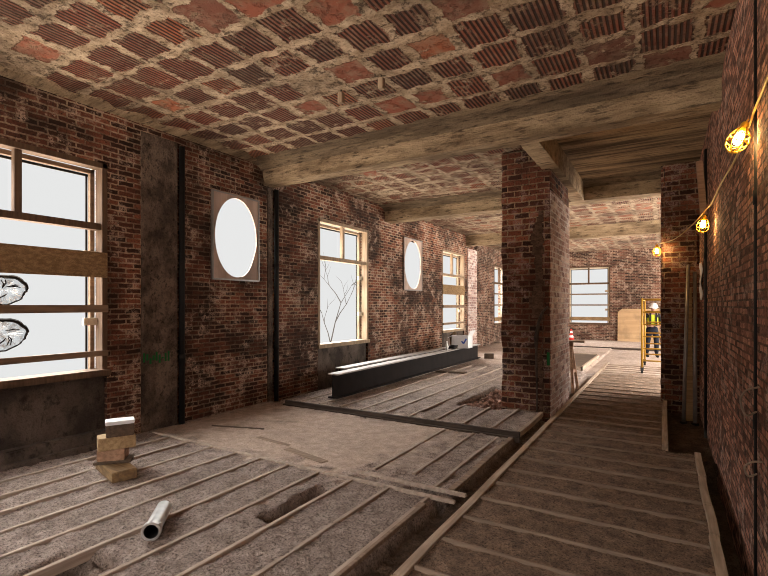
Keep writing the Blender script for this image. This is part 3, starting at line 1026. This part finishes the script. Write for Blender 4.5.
def blob(name, c, rad, mat, label, cat, seed, squash=.1):
    bm = bmesh.new()
    bmesh.ops.create_icosphere(bm, subdivisions=4, radius=1)
    for v in bm.verts:
        d = v.co.normalized()
        n_ = float(vnoise(d.x * 2 + d.z * 1.7, d.y * 2 + d.z, 1.2, seed)) - .5 + (float(vnoise(d.x + d.z * 2, d.y * 2 - d.z, 4, seed + 1)) - .5) * .4
        v.co = Vector((d.x * rad[0], d.y * rad[1], d.z * rad[2])) * (1 + .35 * n_)
        v.co.z = max(v.co.z + rad[2] * .75, 0)
    for f in bm.faces:
        f.smooth = True
    me = bpy.data.meshes.new(name)
    bm.to_mesh(me)
    bm.free()
    me.materials.append(mat)
    o = bpy.data.objects.new(name, me)
    COL.objects.link(o)
    o.location = c
    ORIGIN[o.name] = Vector(c)
    return tag(o, label, cat)


blob('brown_sack', (-5.36, 12.95, GT), (.09, .22, .24), M['sack'], 'brown sack slumped on the rear girder behind the carton', 'sack', 5)


# ------------------------------------------------------------------ stacked wood offcuts
bx, by = -4.74, 2.66


def offcut(dx, dy, z, size, yaw, mat, label, name='timber_offcut', roll=0.0):
    m_ = Matrix.Translation((bx + dx, by + dy, z)) @ Matrix.Rotation(R(yaw), 4, 'Z') @ Matrix.Rotation(R(roll), 4, 'Y')
    a, b, h = size
    o = build(name, MB().box(-a / 2, a / 2, -b / 2, b / 2, 0, h, m_), mat, None, .006, origin=(bx + dx, by + dy, z))
    return tag(o, label, 'offcut', 'stack of timber offcuts')


offcut(0, 0, .008, (.58, .22, .10), -14, M['timber_brown'], 'thick sawn timber offcut at the bottom of the stack')
offcut(-.08, .03, .108, (.34, .20, .03), 50, M['timber_dark'], 'thin dark board offcut resting on the bottom timber')
offcut(-.08, .02, .138, (.25, .18, .115), 46, M['timber_warm'], 'reddish timber offcut in the middle of the stack')
offcut(-.06, .04, .253, (.33, .20, .125), 66, M['timber_yellow'], 'pale yellow block offcut, third from the top of the stack')
offcut(-.03, .06, .378, (.25, .17, .12), 62, M['timber_dark'], 'dark timber offcut just under the top of the stack')
offcut(-.03, .06, .498, (.26, .18, .035), 62, M['white'], 'pale whitish board offcut on top of the stack')
# short galvanised tube
ax0, ax1 = Vector((-3.17, 2.03, .068)), Vector((-3.46, 2.33, .068))
d_ = (ax1 - ax0).normalized()
r_ = thing('metal_tube', (-3.3, 2.18, 0), 'short shiny metal tube with collar lying on front floor', 'tube')


def ring_tube(a, b, ro, ri, n=28):
    mb_ = MB()
    u_ = d_.orthogonal().normalized()
    w_ = d_.cross(u_)
    rings = []
    for p, r__ in ((a, ri), (a, ro), (b, ro), (b, ri)):
        rings.append([p + (u_ * math.cos(2 * math.pi * j / n) + w_ * math.sin(2 * math.pi * j / n)) * r__ for j in range(n)])
    for q in range(4):
        A_, B_ = rings[q], rings[(q + 1) % 4]
        for j in range(n):
            mb_.face([A_[j], A_[(j + 1) % n], B_[(j + 1) % n], B_[j]])
    return mb_


build('tube_body', ring_tube(ax0 + d_ * .02, ax1, .058, .052), M['galv'], r_, smooth=False)
build('collar', ring_tube(ax0, ax0 + d_ * .05, .068, .05), M['galv'], r_, .003)
build('collar_clip', MB().box(-.015, .015, -.02, .02, 0, .03, Matrix.Translation(ax0 + d_ * .05 + Vector((.05, .02, .02)))), M['galv'], r_, .003)
build('inner_lining', ring_tube(ax0 + d_ * .004, ax1 - d_ * .004, .0515, .049), M['black'], r_)
build('inner_stop', MB().tube([ax0 + d_ * .16, ax0 + d_ * .17], .05, 20), M['black'], r_)

# torn sheeting in the near window
for k, (cy, cz, s, lab) in enumerate(((2.22, 1.86, .19, 'torn crumpled clear plastic hanging above the middle guard rail of near window'),
                                      (2.20, 1.38, .21, 'torn crumpled clear plastic below the middle guard rail of near window'))):
    r_ = thing('torn_plastic', (-6.06, cy, cz), lab, 'plastic sheet', 'torn plastic in the near window')
    n = 40
    rim = []
    rq = random.Random(20 + k)
    for j in range(n):
        t = 2 * math.pi * j / n
        q = s * (1 + .03 * math.sin(3 * t + k) + .02 * math.sin(7 * t) + rq.uniform(-.025, .025))
        rim.append(Vector((-6.07 + .02 * math.sin(2 * t), cy + q * math.cos(t) * 1.05, cz + q * math.sin(t) * .8)))
    mb = MB().tube(rim + [rim[0]], [.005 + .012 * max(0, math.sin(2 * math.pi * j / n + .5)) + .005 * abs(math.sin(j * 1.7)) for j in range(n + 1)], 6, False)
    build('torn_edge', mb, M['bark'], r_)
    mb = MB()
    c0 = Vector((-6.14, cy + .02, cz))
    mids = [c0 + (p - c0) * .55 + Vector((rq.uniform(-.04, .02), 0, 0)) for p in rim]
    for j in range(n):
        j2 = (j + 1) % n
        mb.face([rim[j], rim[j2], mids[j2], mids[j]])
        mb.face([mids[j], mids[j2], c0])
    build('crumpled_film', mb, M['film'], r_, smooth=False)
    mb = MB()
    for q in range(5):
        a_ = rq.uniform(0, 6.28)
        p0 = c0 + Vector((.05, s * .75 * math.cos(a_), s * .6 * math.sin(a_)))
        p1 = c0 + Vector((.05, s * .2 * math.cos(a_ + .9), s * .2 * math.sin(a_ + .9)))
        mb.tube([p0, (p0 + p1) / 2 + Vector((0, .02, .01)), p1], [.004, .008, .003], 6)
    build('fold_line', mb, M['bark'], r_)

# bare sapling in the street behind the second window
r_ = thing('street_tree', (-9.4, 12.4, -.3), 'thin leafless sapling outside the raw pine window', 'tree')
mb = MB()
rq = random.Random(3)


def twig(p, d, L, rad, lev):
    pts, rs = [p], [rad]
    for k in range(4):
        d = (d + Vector((rq.uniform(-.3, .3), rq.uniform(-.35, .35), rq.uniform(-.1, .25)))).normalized()
        p = p + d * L / 4
        pts.append(p)
        rs.append(rad * (1 - .2 * (k + 1)))
        if lev < 3 and k >= (1 if lev else 0):
            twig(p, (d + Vector((rq.uniform(-.9, .9), rq.uniform(-.9, .9), .2))).normalized(), L * .5, rad * .62, lev + 1)
    mb.tube(pts, rs, 6)


twig(Vector((-9.4, 12.4, -.3)), Vector((0, 0, 1)), 2.9, .03, 0)
build('branches', mb, M['bark'], r_)

# ------------------------------------------------------------------ work lights on the right wall
LAMPS = [((.41, 3.80, 2.78), (-.35, -.1, -.9), 'nearest caged work light hanging on right brick wall'),
         ((.38, 6.62, 2.64), (-.1, 0, -1), 'caged work light in the middle, hanging before the pier'),
         ((-.12, 9.36, 2.63), (0, 0, -1), 'furthest caged work light at the pier corner')]
for (p, d, lab) in LAMPS:
    p = Vector(p)
    d = Vector(d).normalized()
    rot = Vector((0, 0, -1)).rotation_difference(d).to_matrix().to_4x4()
    m_ = Matrix.Translation(p) @ rot
    r_ = thing('work_light', p, lab, 'lamp', 'caged string lights')
    build('socket', MB().lathe([(0, .115), (.018, .11), (.024, .10), (.026, .05), (.022, .045), (0, .045)], p, 16, rot), M['cage'], r_, smooth=True)
    build('bulb', MB().lathe([(0, -.038), (.018, -.033), (.029, -.015), (.031, .0), (.025, .02), (.016, .04), (.013, .046)], p, 20, rot), M['bulb'], r_, smooth=True)
    mb = MB()
    for k in range(6):
        t = math.pi * 2 * k / 6
        prof = [(.026, .07), (.052, .03), (.062, -.015), (.056, -.055), (.03, -.085), (.0, -.092)]
        mb.tube([m_ @ Vector((a * math.cos(t), a * math.sin(t), z)) for a, z in prof], .0042, 6)
    for rad, z in ((.060, -.03), (.056, .02), (.032, -.083)):
        mb.tube([m_ @ Vector((rad * math.cos(t), rad * math.sin(t), z)) for t in [2 * math.pi * j / 20 for j in range(21)]], .0042, 6)
    build('wire_cage', mb, M['cage'], r_, smooth=True)
    build('hook', MB().tube([m_ @ Vector((0, 0, .11)), m_ @ Vector((0, 0, .125)), m_ @ Vector((.008, .0, .135))], .004, 6), M['cage'], r_)


def curve_pts(ctrl, n=10):
    out = []
    P = [Vector(c) for c in ctrl]
    P = [P[0] * 2 - P[1]] + P + [P[-1] * 2 - P[-2]]
    for i in range(1, len(P) - 2):
        for k in range(n):
            t = k / n
            a, b, c, d = P[i - 1], P[i], P[i + 1], P[i + 2]
            out.append(.5 * ((2 * b) + (c - a) * t + (2 * a - 5 * b + 4 * c - d) * t * t + (3 * b - a - 3 * c + d) * t ** 3))
    out.append(P[-2])
    return out


cable = [(.475, 2.6, 3.06), (.485, 3.18, 2.965), (.485, 3.74, 2.93), (.48, 3.95, 2.89), (.46, 4.5, 2.815), (.455, 5.4, 2.85), (.44, 6.2, 2.82), (.40, 6.62, 2.80),
         (.30, 7.2, 2.73), (.12, 8.3, 2.69), (-.10, 9.36, 2.752)]
tag(build('light_cable', MB().tube(curve_pts(cable), .0075, 8), M['cord'], None, smooth=True), 'yellow cable linking the caged work lights along right wall', 'cable')
for ctrl, lab in (([(.50, 3.78, 1.02), (.44, 3.74, 1.0), (.42, 3.80, 1.08), (.44, 3.72, 1.16), (.49, 3.62, 1.2)], 'upper loose curled wire end in groove of right wall'),
                  ([(.50, 3.76, .63), (.45, 3.72, .62), (.43, 3.70, .68), (.46, 3.62, .74), (.5, 3.57, .76)], 'lower loose curled wire end in groove of right wall')):
    tag(build('loose_wire', MB().tube(curve_pts(ctrl, 8), .006, 6), M['kerb'], None, smooth=True), lab, 'wire', 'loose wires on the right wall')
for (x, y, z0, z1, r__, lab) in (  # black rods added to paint the shade inside the wall grooves
        (.535, 3.835, -.3, 3.9, .042, 'near black rod added as shade in groove of right wall'),
        (.53, 7.97, -.3, 3.88, .06, 'far black rod added as shade in right wall groove before the pier'),
        (-5.983, 4.31, -.02, 3.98, .04, 'black rod added as shade in left wall groove beside the plastered strip'),
        (-5.983, 6.23, -.02, 3.76, .04, 'black rod added as shade in left wall groove under the nearest beam')):
    r_ = thing('groove_shade_rod', (x, y, z0), lab, 'pipe', 'shade rods in the wall grooves')
    build('shade_rod', MB().tube([(x, y, z0), (x, y, z1)], r__, 14), M['black'], r_, smooth=True)
    for z in (.9, 2.35):
        build('shade_collar', MB().tube([(x, y, z), (x, y, z + .09)], r__ + .006, 14), M['black'], r_, smooth=True)
# white plastic strip pinned to the right wall
mb = MB()
for k in range(10):
    z0, z1 = 1.78 + k * .058, 1.78 + (k + 1) * .058
    o0, o1 = .02 * math.sin(k * 1.1), .02 * math.sin((k + 1) * 1.1)
    for q in range(4):
        y0, y1 = 8.55 + q * .09 + o0 * .5, 8.55 + (q + 1) * .09 + o0 * .5
        b0, b1 = .475 + .015 * math.sin(q * 2 + k), .475 + .015 * math.sin(q * 2 + 2 + k)
        b2, b3 = .475 + .015 * math.sin(q * 2 + k + 1), .475 + .015 * math.sin(q * 2 + 3 + k)
        mb.face([(b0, y0, z0), (b1, y1, z0), (b3, y1, z1), (b2, y0, z1)])
tag(build('plastic_strip', mb, M['white'], None, smooth=True), 'crumpled white plastic strip hanging on the wall above the poles', 'plastic sheet')
# timber bracket and the poles in the sunk corner
mb = MB().box(-.04, .04, -.05, .05, 0, .75, Matrix.Translation((.46, 7.86, 2.95)) @ Matrix.Rotation(R(-4), 4, 'Y'))
tag(build('timber_bracket', mb, M['timber_warm'], None, .006), 'short brown timber fixed high on right wall above the middle lamp', 'timber')
for (x0, y0, x1, y1, ln, rad, mat, lab) in ((.25, 8.75, .335, 9.40, 2.62, .028, 'pole', 'left grey steel pole leaning against the dark pier'),
                                            (.40, 8.72, .43, 9.40, 2.5, .03, 'pole', 'right grey steel pole leaning in the corner by the wall')):
    zb = -.165
    r_ = thing('leaning_pole', (x0, y0, zb), lab, 'pole', 'poles leaning in the corner')
    top = zb + math.sqrt(ln ** 2 - (y1 - y0) ** 2)
    build('tube_shaft', MB().tube([(x0, y0, zb + .03), (x1, y1, top)], rad, 14), M[mat], r_, smooth=True)
    build('foot_plate', MB().tube([(x0, y0, zb), (x0, y0, zb + .03)], rad * 1.7, 14), M['steel'], r_)
m_ = Matrix.Translation((.335, 8.98, -.165)) @ Matrix.Rotation(R(-12), 4, 'X')
tag(build('leaning_board', MB().box(-.05, .05, -.012, .012, 0, 2.2, m_), M['timber_yellow'], None, .003, origin=(.335, 8.98, -.165)),
    'yellowish timber board leaning between the two steel poles', 'board')
# green spray mark on the plastered strip
mb = MB()
for k in range(9):
    y = 3.72 + .045 * k
    mb.box(-5.983, -5.980, y, y + .03, .93 + .03 * math.sin(k * 2.3), 1.02 + .04 * math.sin(k * 1.7 + 1))
tag(build('spray_mark', mb, M['green_paint'], None), 'green spray paint mark on the plastered strip of left wall', 'paint mark')

# hanger blocks under the ceiling
for p, lab in (((-3.15, 4.31, 4.035), 'left small wooden hanger block under the tile ceiling'),
               ((-2.585, 4.26, 4.04), 'right small wooden hanger block under the tile ceiling')):
    r_ = thing('hanger_block', p, lab, 'block', 'hanger blocks under the ceiling')
    x, y, z = p
    build('wood_block', MB().box(x - .03, x + .03, y - .03, y + .03, z - .05, z + .07), M['raw_pine'], r_, .004)
    build('fixing_pin', MB().tube([(x, y, z + .06), (x, y, CEIL + .02)], .008, 8), M['steel'], r_)


# ------------------------------------------------------------------ far end: plywood, cone, sawhorse, scaffold, worker
m_ = Matrix.Translation((0, FAR - .12, .12)) @ Matrix.Rotation(R(-3), 4, 'X')
mb = MB()
outl = [(-1.78, 0), (-.2, 0), (-.2, 1.42), (-1.6, 1.42), (-1.78, 1.28)]
f0 = [m_ @ Vector((x, 0, z)) for x, z in outl]
f1 = [m_ @ Vector((x, .03, z)) for x, z in outl]
mb.face(f0).face(list(reversed(f1)))
for k in range(5):
    mb.face([f0[k], f0[(k + 1) % 5], f1[(k + 1) % 5], f1[k]])
tag(build('plywood_sheet', mb, M['ply'], None, origin=(-1, FAR - .12, .12)), 'pale plywood sheet with clipped corner leaning on end wall', 'board')
cx, cy = -3.55, 22.0
r_ = thing('safety_cone', (cx, cy, .12), 'small red and white banded cone below the end window', 'cone')
build('cone_base', MB().box(cx - .16, cx + .16, cy - .16, cy + .16, .12, .15), M['red'], r_, .01)
for z0, z1, m in ((.15, .27, 'red'), (.27, .37, 'white'), (.37, .47, 'red'), (.47, .56, 'white'), (.56, .64, 'red')):
    f_ = lambda z: .115 - (z - .15) * .17
    build('cone_band', MB().lathe([(f_(z0), z0 - .12), (f_(z1), z1 - .12)] + ([(0, z1 - .12)] if z1 > .6 else []), (cx, cy, .12), 20), M[m], r_, smooth=True)
# sawhorse behind the pillar with boards on it
sx, sy = -1.98, 9.9
r_ = thing('sawhorse', (sx, sy, 0), 'wooden sawhorse standing behind the pillar', 'sawhorse')
build('top_beam', MB().box(sx - .5, sx + .42, sy - .045, sy + .045, .86, .96), M['timber_warm'], r_, .005)
for a in (-1, 1):
    for b in (-1, 1):
        build('leg', MB().tube([(sx + a * .38, sy + b * .03, .88), (sx + a * .46, sy + b * .30, 0.0)], .03, 6), M['timber_warm'], r_)
    build('brace', MB().box(sx + a * .42 - .02, sx + a * .42 + .02, sy - .2, sy + .2, .36, .42), M['timber_warm'], r_, .003)
loose_board('plank', (sx + .05, sy + .02, .96), (1.15, .22, .035), R(4), M['kerb'], 'short plank lying across the sawhorse behind the pillar', 'plank')


def scaffold(x0, x1, y0, y1, z0, z1):
    r_ = thing('scaffold_tower', ((x0 + x1) / 2, (y0 + y1) / 2, 0), 'yellow rolling scaffold frame in front of the worker', 'scaffold')
    for x in (x0, x1):
        for y in (y0, y1):
            build('post', MB().tube([(x, y, z0), (x, y, z1)], .027, 10), M['yellow'], r_, smooth=True)
            c = build('caster', MB().tube([(x - .025, y, .075), (x + .025, y, .075)], .075, 18), M['black'], r_)
            build('caster_fork', MB().box(x - .035, x + .035, y - .02, y + .02, .07, z0 + .02), M['steel'], c)
    for y in (y0, y1):
        for k, z in enumerate((.32, .62, .92, 1.22, 1.52, z1 - .03)):
            build('rung', MB().tube([(x0, y, z), (x1, y, z)], .02, 8), M['yellow'], r_, smooth=True)
    for x in (x0, x1):
        build('side_rail', MB().tube([(x, y0, .5), (x, y1, .5)], .016, 8), M['yellow'], r_, smooth=True)
        build('side_rail', MB().tube([(x, y0, z1 - .05), (x, y1, z1 - .05)], .016, 8), M['yellow'], r_, smooth=True)
    return r_


scaffold(-.49, .75, 13.3, 15.1, .15, 1.87)


def skin_mesh(name, joints, edges, mat, parent, sub=2, root=0):
    """joints: (x,y,z,r) ; grows a smooth tapering surface round the joined bones."""
    me = bpy.data.meshes.new(name)
    org = ORIGIN[parent.name] if parent is not None else Vector((0, 0, 0))
    me.from_pydata([tuple(Vector(j[:3])) for j in joints], edges, [])
    o = bpy.data.objects.new(name, me)
    COL.objects.link(o)
    o.parent = parent
    sk = o.modifiers.new('skin', 'SKIN')
    sk.use_smooth_shade = True
    for k, j in enumerate(joints):
        d = me.skin_vertices[0].data[k]
        r_ = j[3] if isinstance(j[3], tuple) else (j[3], j[3])
        d.radius = r_
        d.use_root = (k == root)
    sb = o.modifiers.new('subdivision', 'SUBSURF')
    sb.levels = sub
    sb.render_levels = sub
    me.materials.append(mat)
    ORIGIN[o.name] = org
    return o


# the worker: local frame faces -Y, scaled to stand 1.72 m with the hat
wk = thing('person', (-.36, 17.6, -.0), 'person in white hard hat and yellow vest looking down behind scaffold', 'person')
wk.rotation_euler = (0, 0, R(14))
J = [(0, 0, .92, (.15, .105)), (0, .01, 1.10, (.135, .10)), (0, -.02, 1.30, (.165, .11)), (0, -.05, 1.42, (.11, .08)), (0, -.085, 1.49, .055), (0, -.12, 1.56, .07), (0, -.14, 1.63, (.075, .09)),
     (.10, 0, .84, .09), (.12, -.03, .48, .06), (.13, .02, .09, .042), (.13, -.12, .05, .04),
     (-.10, 0, .84, .09), (-.13, -.01, .48, .06), (-.15, .05, .09, .042), (-.15, -.09, .05, .04),
     (.19, -.03, 1.39, .062), (.26, .0, 1.12, .045), (.16, -.24, 1.05, .034), (.11, -.31, 1.06, .03),
     (-.19, -.03, 1.39, .062), (-.27, .0, 1.12, .045), (-.15, -.24, 1.02, .034), (-.09, -.31, 1.03, .03)]
E = [(0, 1), (1, 2), (2, 3), (3, 4), (4, 5), (5, 6), (0, 7), (7, 8), (8, 9), (9, 10), (0, 11), (11, 12), (12, 13), (13, 14),
     (2, 15), (15, 16), (16, 17), (17, 18), (2, 19), (19, 20), (20, 21), (21, 22)]
ORIGIN[wk.name] = Vector((0, 0, 0))
skin_mesh('body', J, E, M['skin'], wk)
for s, hx, hz in ((1, .11, 1.06), (-1, -.09, 1.03)):
    jj = [(hx, -.31, hz, .024)]
    ee = []
    for k in range(5):
        if k == 0:
            q = [(hx - s * .035, -.335, hz + .015, .011), (hx - s * .05, -.365, hz + .012, .009)]
        else:
            o_ = (k - 2.5) * .02
            q = [(hx + o_, -.36, hz + .004, .0105), (hx + o_ * 1.1, -.40 + abs(k - 2) * .006, hz - .012, .009), (hx + o_, -.41 + abs(k - 2) * .006, hz - .036, .008)]
        b0 = 0
        for p in q:
            jj.append(p)
            ee.append((b0, len(jj) - 1))
            b0 = len(jj) - 1
    skin_mesh('hand', jj, ee, M['skin'], wk)
tr = [(0, 0, .94, (.17, .125)), (.10, 0, .82, .105), (.12, -.03, .48, .078), (.13, .015, .11, .066), (-.10, 0, .82, .105), (-.13, -.01, .48, .078), (-.15, .045, .11, .066), (0, .01, 1.06, (.155, .118))]
skin_mesh('trousers', tr, [(0, 7), (0, 1), (1, 2), (2, 3), (0, 4), (4, 5), (5, 6)], M['navy'], wk)
sh = [(0, 0, 1.24, (.175, .122)), (0, -.05, 1.43, (.12, .09)), (.19, -.03, 1.39, .075), (.26, .0, 1.12, .058), (.18, -.2, 1.06, .046), (-.19, -.03, 1.39, .075), (-.27, 0, 1.12, .058), (-.17, -.2, 1.04, .046), (0, .01, 1.06, (.15, .115))]
skin_mesh('shirt', sh, [(0, 8), (0, 1), (0, 2), (2, 3), (3, 4), (0, 5), (5, 6), (6, 7)], M['dark_cloth'], wk)
ve = [(0, .0, 1.22, (.188, .14)), (0, -.045, 1.42, (.155, .105)), (0, .01, 1.02, (.175, .135))]
vest = skin_mesh('vest', ve, [(0, 1), (0, 2)], M['hivis'], wk)
mb = MB()
for s in (-1, 1):
    mb.box(s * .085 - .025, s * .085 + .025, -.17, -.14, 1.02, 1.45)
mb.tube([(.185 * math.cos(t), .005 + .15 * math.sin(t), 1.08) for t in [2 * math.pi * k / 24 for k in range(25)]], .02, 6)
build('harness_strap', mb, M['dark_cloth'], vest)
for x, y, yaw in ((.13, -.05, 0), (-.15, -.02, 0)):
    skin_mesh('boot', [(x, .05 + y, .06, .055), (x, -.05 + y, .05, .052), (x, -.14 + y, .042, .045), (x, .045 + y, .14, .055)], [(0, 1), (1, 2), (0, 3)], M['black'], wk)
hm = Matrix.Translation((0, -.15, 1.655)) @ Matrix.Rotation(R(22), 4, 'X')
hat = build('hard_hat', MB().lathe([(.125, 0), (.122, .015), (.115, .05), (.092, .09), (.05, .115), (0, .122)], (0, -.145, 1.65), 24, Matrix.Rotation(R(20), 4, 'X')), M['white'], wk, smooth=True)
mb = MB()
rot = Matrix.Rotation(R(20), 4, 'X')
for k in range(24):
    t0, t1 = 2 * math.pi * k / 24, 2 * math.pi * (k + 1) / 24
    e = lambda t: .02 + .045 * max(0, -math.sin(t)) ** 2
    pts = [Vector((.12 * math.cos(t), .12 * math.sin(t), .005)) for t in (t0, t1)] + [Vector(((.12 + e(t)) * math.cos(t), (.12 + e(t)) * math.sin(t), -.004)) for t in (t1, t0)]
    mb.face([Vector((0, -.145, 1.65)) + rot @ p for p in pts])
build('hat_brim', mb, M['white'], hat)
build('nose', MB().tube([(0, -.225, 1.60), (0, -.25, 1.565), (0, -.235, 1.555)], [.012, .017, .01], 8), M['skin'], wk, smooth=True)
for s in (-1, 1):
    build('eye', MB().lathe([(0, .011), (.008, .008), (.011, 0), (.008, -.008), (0, -.011)], (s * .03, -.218, 1.605), 10), M['black'], wk, smooth=True)
    build('ear', MB().lathe([(0, .03), (.012, .02), (.016, 0), (.012, -.02), (0, -.03)], (s * .082, -.125, 1.60), 10), M['skin'], wk, smooth=True)
build('mouth', MB().tube([(-.025, -.222, 1.535), (0, -.23, 1.532), (.025, -.222, 1.535)], .005, 6), M['red'], wk)
